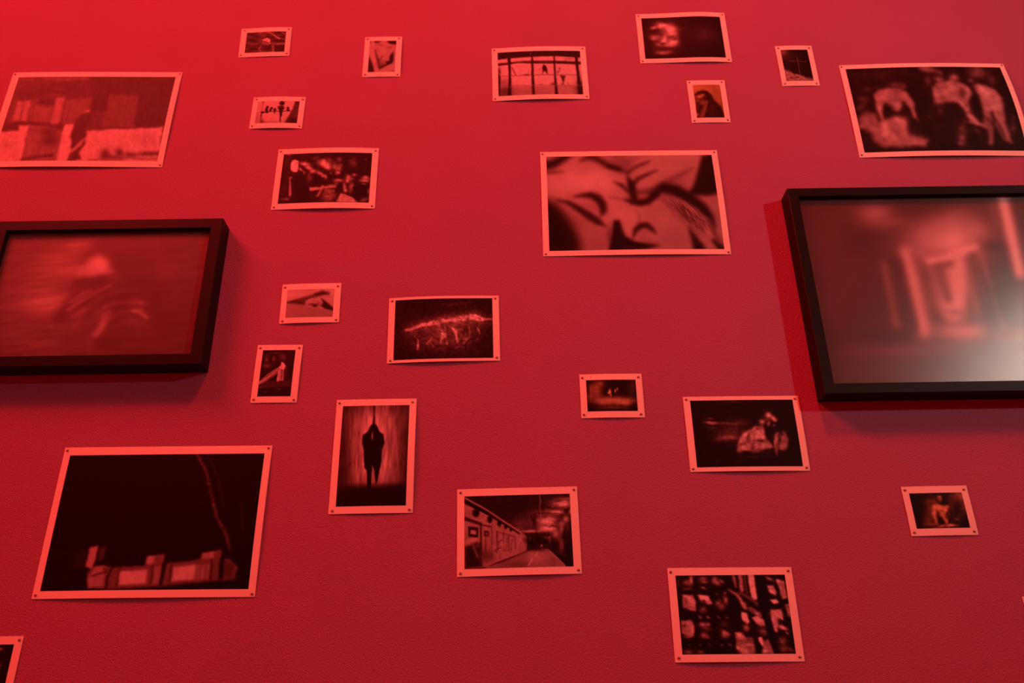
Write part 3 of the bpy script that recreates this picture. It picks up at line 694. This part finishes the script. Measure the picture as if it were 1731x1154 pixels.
def pic_seated():
    p = Pic((1520, 815, 12.15), [(1536.4,834.2),(1624.4,832.3),(1639.5,891.9),(1548.6,893.8)], .10, cell=.8, tone=(1.0,.72,.35), seed=22)
    p.warp(70, 14)
    p.g(1250, 280, 190, 130, .60, .9).g(1330, 500, 90, 160, .50, .7).g(1060, 450, 80, 150, .42, .6)
    p.g(660, 560, 130, 260, .42).g(600, 780, 110, 110, .36).g(640, 400, 110, 40, .42).g(640, 870, 160, 34, .44)
    p.gs([(1100,560,30,200,.24),(1190,520,20,160,.17),(1230,720,60,120,.22),(1160,760,70,30,.38),(900,400,60,60,.10),(1070,760,50,80,.17),(1350,880,110,60,.12),(640,440,50,26,.26)])
    p.gs([(820,320,50,44,.62),(830,360,36,30,.52),(810,290,30,10,.7),(810,410,26,20,.3)])
    p.poly([(680,470),(760,440),(860,480),(980,470),(1010,510),(980,590),(940,660),(960,760),(985,830),(930,850),(880,760),(830,700),(800,640),(760,600),(740,640),(760,760),(770,870),(730,830),(690,740),(660,620)], .64, 34)
    p.gs([(830,530,70,36,.82),(940,570,40,30,.80),(720,520,40,60,.78),(700,640,36,70,.74),(880,640,50,40,.72),(960,800,30,60,.70),(740,780,26,70,.62)], a=.8)
    p.gs([(860,590,100,10,.46,5),(1000,680,34,90,.34),(790,660,36,50,.36),(850,810,56,56,.10),(950,700,24,50,.4)], a=.85)
    p.g(1040, 890, 130, 34, .80).g(860, 905, 70, 26, .66).g(820, 930, 120, 14, .5)
    p.V = .10+(p.V-.10)*1.22
    return p.mul(50, 50, .14)

def pic_blocks():
    p = Pic((1125, 955, 6.996), [(1141.3,972.5),(1326.3,971.2),(1344.8,1104.6),(1153.1,1106.2)], .08, cell=1.0, seed=23)
    p.warp(34, 9)
    S = lambda pts, v, s=14: p.poly(pts, v, s)
    p.gs([(250,210,46,34,.5),(300,180,22,60,.7),(250,280,50,16,.42),(440,160,50,30,.5),(450,200,50,20,.5),(580,180,34,40,.66),(610,210,40,26,.6,35),(660,190,34,14,.5,35),(150,200,16,60,.28)])
    S([(195,350),(320,350),(350,420),(355,545),(300,540),(205,500)], .60); p.gs([(260,385,60,16,.8,25),(320,480,30,50,.66),(230,450,20,60,.4)])
    S([(380,350),(500,360),(550,460),(500,470),(400,410)], .72); p.gs([(450,390,60,20,.9,25),(440,440,50,16,.3),(440,530,44,40,.42),(440,270,44,16,.5,15),(455,420,14,10,.2)])
    p.gs([(620,450,30,40,.5,25),(660,490,40,40,.46,25),(705,410,26,50,.6,-15),(700,330,20,14,.5,30),(610,340,14,10,.4,30)])
    S([(180,660),(290,650),(330,700),(335,850),(270,860),(190,800)], .56); p.gs([(300,760,26,70,.66),(210,720,26,20,.3),(230,850,40,10,.45,20)])
    p.gs([(405,620,26,10,.66,30),(500,620,26,10,.6,30),(440,705,46,26,.68,10),(500,700,26,20,.6,30),(470,750,70,24,.36,15),(450,830,40,34,.55),(480,850,40,20,.5,25),(620,620,24,9,.5,30),(720,620,26,9,.46,30),
          (700,805,50,26,.82,25),(690,840,40,30,.5),(690,700,60,50,.22),(660,945,20,10,.42,25),(760,945,30,10,.46,30),(405,945,20,10,.36),(515,945,16,10,.36),(270,1030,60,26,.42),(410,1030,36,22,.44),(280,950,16,10,.3)])
    # columns of light at the top, middle
    p.lines([([(800,130),(830,260)], [40,26], .5), ([(880,120),(900,300)], [44,54], .56), ([(930,120),(960,340)], 22, .36)], 16)
    S([(970,110),(1045,115),(1070,300),(1080,410),(1030,415),(1000,330)], .80, 12)
    p.lines([([(740,290),(840,350),(900,440),(940,510)], [16,30,44,40], .56), ([(850,330),(980,380),(1100,480)], [26,40,40], .34), ([(1000,520),(1110,590)], 60, .4)], 14)
    S([(890,560),(960,570),(985,680),(960,700),(900,650)], .84); p.gs([(950,740,40,40,.58,25),(920,470,30,40,.6,-30)])
    S([(1010,620),(1080,600),(1160,650),(1170,710),(1080,700)], .74); p.gs([(1130,700,50,26,.6,15),(1150,790,60,40,.46,30),(1080,580,30,9,.7,30)])
    S([(815,800),(880,790),(940,850),(1010,860),(1050,950),(1080,1050),(870,1050),(830,950)], .48, 16); p.gs([(870,830,50,30,.80,20),(960,950,80,8,.7),(920,1010,60,34,.72,30),(1000,880,40,20,.36),(850,980,20,30,.74)])
    S([(1085,850),(1130,850),(1170,950),(1140,960),(1100,900)], .90, 10); S([(1150,900),(1240,850),(1300,1050),(1140,1050)], .50, 16); p.gs([(1170,1020,30,34,.78),(1250,1000,30,60,.5)])
    p.line([(1110,480),(1200,640),(1250,860),(1330,1050)], [50,70,80,90], .07, 14).line([(1100,120),(1140,320),(1170,500)], [60,80,70], .07, 14).line([(1040,700),(1060,800),(1080,1040)], [30,30,40], .1, 14)
    # right-hand column
    p.gs([(1230,165,50,16,.6,25)]); S([(1195,240),(1270,235),(1310,320),(1300,370),(1220,320)], .66); p.g(1250, 310, 30, 16, .84, 1, 25)
    S([(1230,410),(1310,405),(1335,450),(1270,460)], .80, 10); S([(1235,530),(1360,520),(1390,600),(1370,680),(1330,640),(1320,800),(1280,780),(1250,660)], .66)
    p.gs([(1300,580,60,40,.72),(1360,660,30,20,.12,35),(1380,740,60,24,.84,20),(1380,640,20,10,.8,35),(1430,800,34,8,.6,35),(1380,900,50,50,.42),(1400,990,60,40,.40),(1480,1000,40,14,.4,30)])
    S([(1300,165),(1400,190),(1440,400),(1380,400),(1340,280)], .60); p.g(1330, 190, 24, 18, .82, 1, 30).g(1390, 260, 20, 60, .5)
    S([(1410,470),(1480,450),(1500,620),(1440,600)], .52)
    p.mul(26, 12, .34, 30).blur(1.0)
    p.V = .07+(p.V-.07)*1.3
    return p.mul(12, 12, .08)

def pic_dark(quad, frame, smear):
    p = Pic(frame, quad, .09, seed=24)
    return p.gs(smear)

def pic_blurred_person():
    p = Pic((0, 350, 3.7214), [(16.4,394.9),(359.3,390.0),(325.4,601.3),(-42.7,606.6)], .46, cell=2.0, seed=25)
    p.g(250, 600, 260, 260, .72, .9).g(330, 330, 230, 120, .70, .7).g(200, 850, 350, 120, .56, .6).g(80, 300, 120, 200, .56, .6)
    p.g(480, 250, 140, 36, .86, .8, -4).g(420, 380, 190, 60, .80, .7, -6).g(360, 590, 150, 60, .86, .8).g(300, 640, 140, 20, .82, .5)
    p.mul(180, 14, .20, -6)
    p.g(850, 300, 230, 140, .42).g(900, 520, 200, 120, .44).g(1100, 700, 260, 200, .45, .8).g(1060, 390, 90, 60, .55, .8)
    p.line([(540,340),(620,270),(740,230)], [40,70,90], .46, 40)
    p.warp(60, 10)
    p.poly([(500,420),(545,350),(610,300),(660,320),(690,380),(712,405),(640,425),(585,452)], .96, 38).g(520, 400, 80, 40, .84, .7).g(620, 350, 50, 40, 1.0, .8)
    p.line([(480,470),(560,480),(660,450),(740,430)], [50,70,40,20], .46, 26).line([(690,440),(760,440)], 16, .66, 12)
    p.X, p.Y = p.X0, p.Y0
    p.line([(380,690),(480,610),(600,530),(760,470)], [90,120,100,80], .47, 40)
    p.lines([([(430,650),(500,595),(600,540),(700,490)], [20,20,16,8], .80), ([(440,600),(520,545),(580,520)], [16,18,10], .74), ([(450,690),(530,640)], [26,18], .72), ([(600,670),(680,610),(760,590)], [16,14,8], .66), ([(500,760),(600,660),(720,600)], [14,12,6], .56)], 12)
    p.line([(600,800),(640,750),(660,690),(690,660)], [26,44,40,20], .86, 24)
    p.gs([(875,600,44,18,.76,15),(830,610,60,10,.6),(660,620,20,9,.7,-30)])
    p.line([(835,650),(885,655),(925,695)], [24,30,18], .98, 12).line([(700,690),(780,670),(860,680),(930,740)], [20,20,18,16], .50, 14).line([(790,640),(860,640),(960,700)], [10,10,10], .5, 10)
    p.g(860, 730, 90, 30, .58, .7, 10).line([(570,830),(560,910)], 30, .56, 24)
    for k, (rr, v) in enumerate(((130,.60),(165,.45),(195,.66),(225,.46),(262,.62),(300,.46),(345,.66),(385,.46))):
        arc = [(850+rr*1.12*math.cos(math.radians(t)), 815+rr*.86*math.sin(math.radians(t))) for t in range(188, 281, 8)]
        p.line(arc, [2]+[13]*(len(arc)-2)+[2], v, 12, .55)
    p.blur(1.5, 1.0)
    return p.mul(120, 120, .06)

def pic_corridor():
    p = Pic((1280, 290, 2.747), [(1348.4,337.0),(1835.5,330.0),(1949.5,642.7),(1408.1,651.1)], .30, cell=2.0, seed=26)
    p.g(330, 400, 200, 300, .38, .8).g(560, 200, 90, 50, .64).g(620, 230, 90, 26, .6, .8, -10).g(560, 330, 200, 60, .30, .8).g(800, 170, 200, 40, .26, .8, -15)
    p.g(900, 320, 190, 110, .80).g(850, 250, 120, 40, .66, .8, -25).g(1010, 280, 60, 60, .66, .7)
    p.line([(690,370),(730,540),(775,740)], [40,70,60], .82, 36).line([(590,430),(620,560),(650,720)], [26,30,30], .52, 22)
    p.line([(650,430),(690,600),(720,720)], [50,60,60], .28, 26).line([(740,360),(850,420),(860,600)], [30,90,80], .62, 40)
    p.line([(930,440),(935,540),(915,640)], [90,90,110], .88, 30).line([(990,420),(1030,640)], [40,50], .56, 26)
    p.line([(840,440),(865,520),(890,590)], [44,40,34], .40, 16).line([(840,435),(900,425)], 26, .34, 12)
    p.line([(795,415),(890,398)], [18,20], 1.0, 12).line([(900,385),(960,370),(1020,345)], [20,28,26], .98, 14)
    p.line([(995,390),(1050,560),(1110,860)], [30,60,70], .26, 26).lines([([(1030,360),(1080,520),(1150,720)], [10,12,14], .66), ([(1005,390),(1060,600)], [6,8], .52), ([(1090,560),(1130,720)], 8, .6)], 8)
    p.g(1140, 560, 70, 150, .17).g(1110, 350, 80, 30, .24, .9, 10).line([(1140,130),(1180,300),(1220,470)], [50,50,46], .90, 26).line([(1090,150),(1110,250)], 26, .5, 24)
    p.line([(1250,120),(1300,420)], 90, .3, 40).g(1330, 520, 60, 260, .5).g(1450, 500, 80, 240, .3)
    p.g(950, 740, 130, 40, .76).g(920, 650, 70, 12, .5).g(700, 830, 300, 26, .46, .8, -2).g(620, 760, 120, 26, .22, .7).g(1090, 800, 26, 90, .26).g(560, 920, 300, 60, .36, .6).g(1180, 760, 120, 30, .62, .6).g(1500, 800, 240, 80, .6, .6)
    p.g(890, 480, 190, 240, .70, .35)
    p.V = np.clip(p.V*1.1-.03, .05, 1)
    p.blur(2.0, 2.4)
    return p.mul(160, 160, .08)

# ------------------------------------------------------------------ pinned prints
def grid_mesh(name, nu, nv, fn, colours=None):
    u, v = np.meshgrid(np.linspace(0, 1, nu+1), np.linspace(0, 1, nv+1))
    co = fn(u, v).reshape(-1, 3)
    idx = np.arange((nu+1)*(nv+1)).reshape(nv+1, nu+1)
    a = idx[:-1,:-1].ravel(); b = idx[:-1,1:].ravel(); c = idx[1:,1:].ravel(); d = idx[1:,:-1].ravel()
    quads = np.stack([a, d, c, b], 1)                    # faces the room (-y)
    me = bpy.data.meshes.new(name)
    me.vertices.add(len(co)); me.vertices.foreach_set('co', co.astype(np.float32).ravel())
    n = len(quads)
    me.loops.add(n*4); me.loops.foreach_set('vertex_index', quads.astype(np.int32).ravel())
    me.polygons.add(n); me.polygons.foreach_set('loop_start', np.arange(0, n*4, 4, dtype=np.int32))
    me.polygons.foreach_set('use_smooth', np.ones(n, bool))
    me.update(calc_edges=True)
    if colours is not None:
        at = me.color_attributes.new('print_tone', 'FLOAT_COLOR', 'POINT')
        at.data.foreach_set('color', colours.astype(np.float32).ravel())
    return me

def sheet_mesh(name, fn, nu=28, nv=20, th=0.0004):
    u, v = np.meshgrid(np.linspace(0, 1, nu+1), np.linspace(0, 1, nv+1))
    f = fn(u, v).reshape(-1, 3); bk = f.copy(); bk[:,1] += th
    N = len(f)
    idx = np.arange(N).reshape(nv+1, nu+1)
    a = idx[:-1,:-1].ravel(); b = idx[:-1,1:].ravel(); c = idx[1:,1:].ravel(); d = idx[1:,:-1].ravel()
    faces = [tuple(x) for x in np.stack([a,d,c,b],1)] + [tuple(x) for x in np.stack([a,b,c,d],1)+N]
    rim = list(idx[0,:]) + list(idx[1:,-1]) + list(idx[-1,::-1][1:]) + list(idx[::-1,0][1:-1])
    for k in range(len(rim)):
        i, j = int(rim[k]), int(rim[(k+1) % len(rim)])
        faces.append((i, j, j+N, i+N))
    me = bpy.data.meshes.new(name)
    me.from_pydata([tuple(x) for x in np.vstack([f, bk])], [], [tuple(int(i) for i in q) for q in faces])
    me.update()
    return me

def nail_mesh():
    prof = [(0.0, -0.0024), (0.0012, -0.0023), (0.0022, -0.0018), (0.0029, -0.0009), (0.0031, -0.0003), (0.0029, 0.0), (0.0009, 0.0), (0.0009, 0.0007)]
    n = 16; v = []; f = []
    v.append((0, prof[0][1], 0))
    for r, y in prof[1:]:
        for k in range(n):
            t = 2*math.pi*k/n
            v.append((r*math.cos(t), y, r*math.sin(t)))
    for k in range(n):
        f.append((0, 1+k, 1+(k+1) % n))
    for i in range(len(prof)-2):
        for k in range(n):
            a = 1+i*n+k; b = 1+i*n+(k+1) % n
            f.append((a, a+n, b+n, b))
    f.append(tuple(1+(len(prof)-2)*n+k for k in range(n)))
    me = bpy.data.meshes.new('nail'); me.from_pydata(v, [], f); me.update()
    for p in me.polygons:
        p.use_smooth = True
    me.materials.append(M['nail'])
    return me
NAIL = nail_mesh()
RNG = random.Random(7)

def bow(u, peak):                                       # 0 at the pinned ends, 1 at the peak
    k = math.log(0.5)/math.log(peak)
    return np.sin(math.pi*np.clip(u, 0, 1)**k)**1.15

def photo_print(name, label, group, c, W, H, rot, inner, pic, top=.002, bottom=.002, side=.0012, peak=.5, right=None, inset=.0085, gain=1.0):
    """c = centre on the wall relative to camera height; inner = (dx, dz, w, h) of the printed picture."""
    root = bpy.data.objects.new(name, None)
    COL.objects.link(root)
    root.empty_display_size = 0.05
    root.location = (c[0], 0.0, c[1]+CAM_H)
    root.rotation_euler = (0, -math.radians(rot), 0)
    root['label'] = label; root['category'] = 'photo print'; root['group'] = group
    right = side if right is None else right
    def off(u, v):
        b = bow(u, peak)
        return 0.0013 + b*(top*(1-v)+bottom*v) + np.sin(math.pi*np.clip(v, 0, 1))*(side*(1-u)+right*u)
    def sheet(u, v):
        return np.stack([(u-.5)*W, -off(u, v), (.5-v)*H], -1)
    def pict(u, v):
        uu = .5+(inner[0]+(u-.5)*inner[2])/W; vv = .5-(inner[1]+(.5-v)*inner[3])/H
        s = sheet(uu, vv); s[...,1] -= 0.0002
        return s
    link('paper', sheet_mesh('paper', sheet), M['paper'], root)
    link('printed_image', grid_mesh('printed_image', pic.nu, pic.nv, pict, pic.colours(gain)), M['print'], root)
    for sx in (0, 1):
        for sz in (0, 1):
            ux = (inset+RNG.uniform(-.0012, .0012))/W; vz = (inset+RNG.uniform(-.0012, .0012))/H
            u = ux if sx == 0 else 1-ux; v = vz if sz == 0 else 1-vz
            o = link('nail', NAIL, None, root)
            o.location = ((u-.5)*W, -float(off(np.array(u), np.array(v)))-0.0003, (.5-v)*H)
            o.rotation_euler = (RNG.uniform(-.12, .12), RNG.uniform(0, 6), RNG.uniform(-.12, .12))
    return root

BIG, MID, SMALL = 'large prints pinned on the red wall', 'medium prints pinned on the red wall', 'small prints pinned on the red wall'
photo_print('photo_print', 'large print of a pedestrian passing a pale garden wall, above the framed picture', BIG,
            (-1.2522,1.6985), .5184, .3558, -.85, (.0024,.0007,.4799,.3165), pic_street(), .003, .005, .001, .35, .0035, .0075, gain=0.80)
photo_print('photo_print', 'small landscape print of a dark scene with one bright white patch', SMALL,
            (-.7494,1.9903), .1572, .1177, 1.42, (.001,-.0008,.1232,.0837), pic_wires(), .003, .001, .0008, .6, gain=0.85)
photo_print('photo_print', 'small upright print of a bare torso and arm', SMALL,
            (-.3802,1.9244), .1160, .1617, .01, (-.0007,.0002,.0829,.1264), pic_torso(), .001, .001, .0008, .5, .003, gain=0.74)
photo_print('photo_print', 'small print of dark birds perched in a row', SMALL,
            (-.6820,1.7099), .1562, .1178, -.59, (-.0006,.0008,.1251,.0829), pic_birds(), .0035, .0035, .0006, gain=0.80)
photo_print('photo_print', 'medium print of a blurred crowd of faces around a table', MID,
            (-.5193,1.4689), .2919, .2097, -.19, (-.0003,.0006,.2572,.1726), pic_crowd(), .0055, .0055, .001, .55)
photo_print('photo_print', 'medium print of a bright hall behind dark window posts', MID,
            (.1039,1.8480), .2910, .2079, .61, (0,-.0005,.2554,.1729), pic_hall(), .005, .005, .0008, .5, gain=0.80)
photo_print('photo_print', 'medium print of a blurred face in darkness, highest print on the wall', MID,
            (.5554,1.9843), .2819, .2035, -.09, (-.0004,-.0007,.2486,.1685), pic_face(), .006, .004, .0008, .68)
photo_print('photo_print', 'small sepia-toned upright print of a long-haired person in profile', SMALL,
            (.6057,1.7302), .1149, .1609, -.13, (.0002,0,.0823,.1258), pic_profile(), .001, .001, .0012)
photo_print('photo_print', 'small upright print of a thin cross against a black sky', SMALL,
            (.8930,1.8641), .1136, .1593, -.07, (-.0007,.0008,.0832,.1245), pic_cross(), .0018, .001, .001)
photo_print('photo_print', 'large print of blurred bare-bodied figures on black, above the dark frame', BIG,
            (1.2716,1.6875), .5030, .3480, -.35, (.001,.0003,.4711,.3151), pic_figures(), .0065, .006, .002, .5, .012, .0075)
photo_print('photo_print', 'large close-up print of two faces pressed together', BIG,
            (.3521,1.3744), .5131, .3514, -.28, (.0001,-.0006,.4791,.3181), pic_couple(), .001, .004, .0015, .55, .0035, .0075, gain=0.85)
photo_print('photo_print', 'small print of a single eye in folded skin', SMALL,
            (-.5283,1.0657), .1575, .1178, .91, (-.0009,-.0007,.1249,.0842), pic_eye(), .002, .003, .0008, .4)
photo_print('photo_print', 'small upright print of a bride with a long trailing veil', SMALL,
            (-.5967,.8642), .1171, .1604, -.52, (-.0008,.0007,.0844,.1285), pic_bride(), .0008, .0008, .001, .5, .0025)
photo_print('photo_print', 'medium print of a glowing skeletal ridge on black', MID,
            (-.1725,.9835), .2917, .1897, .71, (-.0002,.0002,.2575,.1741), pic_spine(), .0065, .005, .001, .42)
photo_print('photo_print', 'large mostly black print of a floodlit stone balustrade, below the framed picture', BIG,
            (-.8438,.4923), .5095, .3607, -.31, (-.0001,-.0015,.4765,.3229), pic_balustrade(), .0008, .0045, .001, .45, .004, .0075)
photo_print('photo_print', 'medium upright print of a standing silhouetted person with an umbrella', MID,
            (-.3372,.6436), .2009, .2907, .09, (-.0001,.0001,.1673,.2556), pic_silhouette(), .0012, .002, .001, .5, .0065)
photo_print('photo_print', 'medium print of a graffitied road tunnel', MID,
            (.0131,.4521), .2881, .2056, .59, (-.0005,-.0004,.2523,.1713), pic_tunnel(), .001, .0045, .0008, .55)
photo_print('photo_print', 'small orange-toned print of glowing light on the ground', SMALL,
            (.2550,.7889), .1588, .1183, -.17, (0,.0003,.1258,.0848), pic_glow(), .002, .0025, .0008)
photo_print('photo_print', 'medium print of a hunched pale figure with blurred head, overlapping the frame shadow', MID,
            (.5783,.6845), .2905, .1950, -.30, (.0006,.0002,.2572,.1736), pic_veiled(), .001, .004, .001, .5, .002)
photo_print('photo_print', 'small brownish print of a seated bare figure, below the dark frame', SMALL,
            (1.0125,.4842), .1577, .1183, .25, (-.0002,.0001,.1259,.0846), pic_seated(), .001, .0018, .0008)
photo_print('photo_print', 'medium print of stacked glinting blocks, lowest complete print on the wall', MID,
            (.4974,.2571), .2861, .2046, -.39, (0,-.0005,.2514,.1712), pic_blocks(), .0008, .0045, .001, .35)
photo_print('photo_print', 'dark print cut off by the bottom left corner of the photo', MID,
            (-1.2425,.1310), .2890, .2050, 0.0, (0,0,.2540,.1700),
            pic_dark([(-165,1092),(24.4,1089),(-9,1222),(-207,1226)], (0,1054,11.54), [(0,488,70,24,.8),(10,790,40,30,.45),(-600,700,500,300,.3)]), .001, .003, .001)
photo_print('photo_print', 'small print of which only a pale corner shows at the right edge', SMALL,
            (1.2335,.2256), .1577, .1180, 0.0, (0,0,.1259,.0846),
            pic_dark([(1740,1018),(1840,1017),(1860,1085),(1757,1086)], (1700,1000,10), [(900,500,300,200,.5)]), .001, .001, .001)

# ------------------------------------------------------------------ framed pictures
def bar_mesh(x0, x1, z0, z1, w, side, depth):
    # mitred length of moulding: profile (across width t, forward depth d) swept between two 45 degree cuts
    ch = 0.0012
    prof = [(0, .001), (0, depth-ch), (ch, depth), (w-ch, depth), (w, depth-ch), (w, .001)]
    v = []
    for end in (0, 1):
        for t, d in prof:
            if side == 'top':
                p = ((x0+t) if end == 0 else (x1-t), -d, z1-t)
            elif side == 'bottom':
                p = ((x0+t) if end == 0 else (x1-t), -d, z0+t)
            elif side == 'left':
                p = (x0+t, -d, (z0+t) if end == 0 else (z1-t))
            else:
                p = (x1-t, -d, (z0+t) if end == 0 else (z1-t))
            v.append(p)
    n = len(prof); f = []
    for k in range(n):
        a, b = k, (k+1) % n
        f.append((a, b, b+n, a+n))
    f.append(tuple(range(n))[::-1]); f.append(tuple(range(n, 2*n)))
    me = bpy.data.meshes.new('frame_bar'); me.from_pydata(v, [], f)
    import bmesh
    bm = bmesh.new(); bm.from_mesh(me); bmesh.ops.recalc_face_normals(bm, faces=bm.faces); bm.to_mesh(me); bm.free()
    me.update()
    return me

def framed_picture(label, x0, x1, z0, z1, w, pic, gain, depth=.057, recess=.016):
    root = bpy.data.objects.new('framed_picture', None)
    COL.objects.link(root)
    cx, cz = (x0+x1)/2, z0
    root.location = (cx, 0, cz+CAM_H)
    root['label'] = label; root['category'] = 'framed picture'; root['group'] = 'black framed pictures on the red wall'
    a0, a1, b0, b1 = x0-cx, x1-cx, 0.0, z1-z0
    for s in ('top', 'bottom', 'left', 'right'):
        link('frame_bar', bar_mesh(a0, a1, b0, b1, w, s, depth), M['frame'], root)
    yb = -(depth-recess)
    i0, i1, j0, j1 = a0+w+.0003, a1-w-.0003, b0+w+.0003, b1-w-.0003
    link('backing_board', box_mesh('backing_board', i0, i1, yb+.002, -.004, j0, j1), M['frame'], root)
    def pict(u, v):
        return np.stack([i0+(i1-i0)*u, np.full_like(u, yb), j1-(j1-j0)*v], -1)
    link('picture', grid_mesh('picture', pic.nu, pic.nv, pict, pic.colours(gain)), M['print'], root)
    link('glazing', box_mesh('glazing', i0, i1, yb-.0035, yb-.0010, j0, j1), M['glazing'], root)
    return root

framed_picture('black framed blurred portrait of a person, at the left edge of the wall', -1.385, -.774, .869, 1.302, .030, pic_blurred_person(), 0.95)
framed_picture('black framed blurred corridor picture with pale glare on its glass, at the right edge', .771, 1.628, .7635, 1.3725, .0275, pic_corridor(), 1.5)
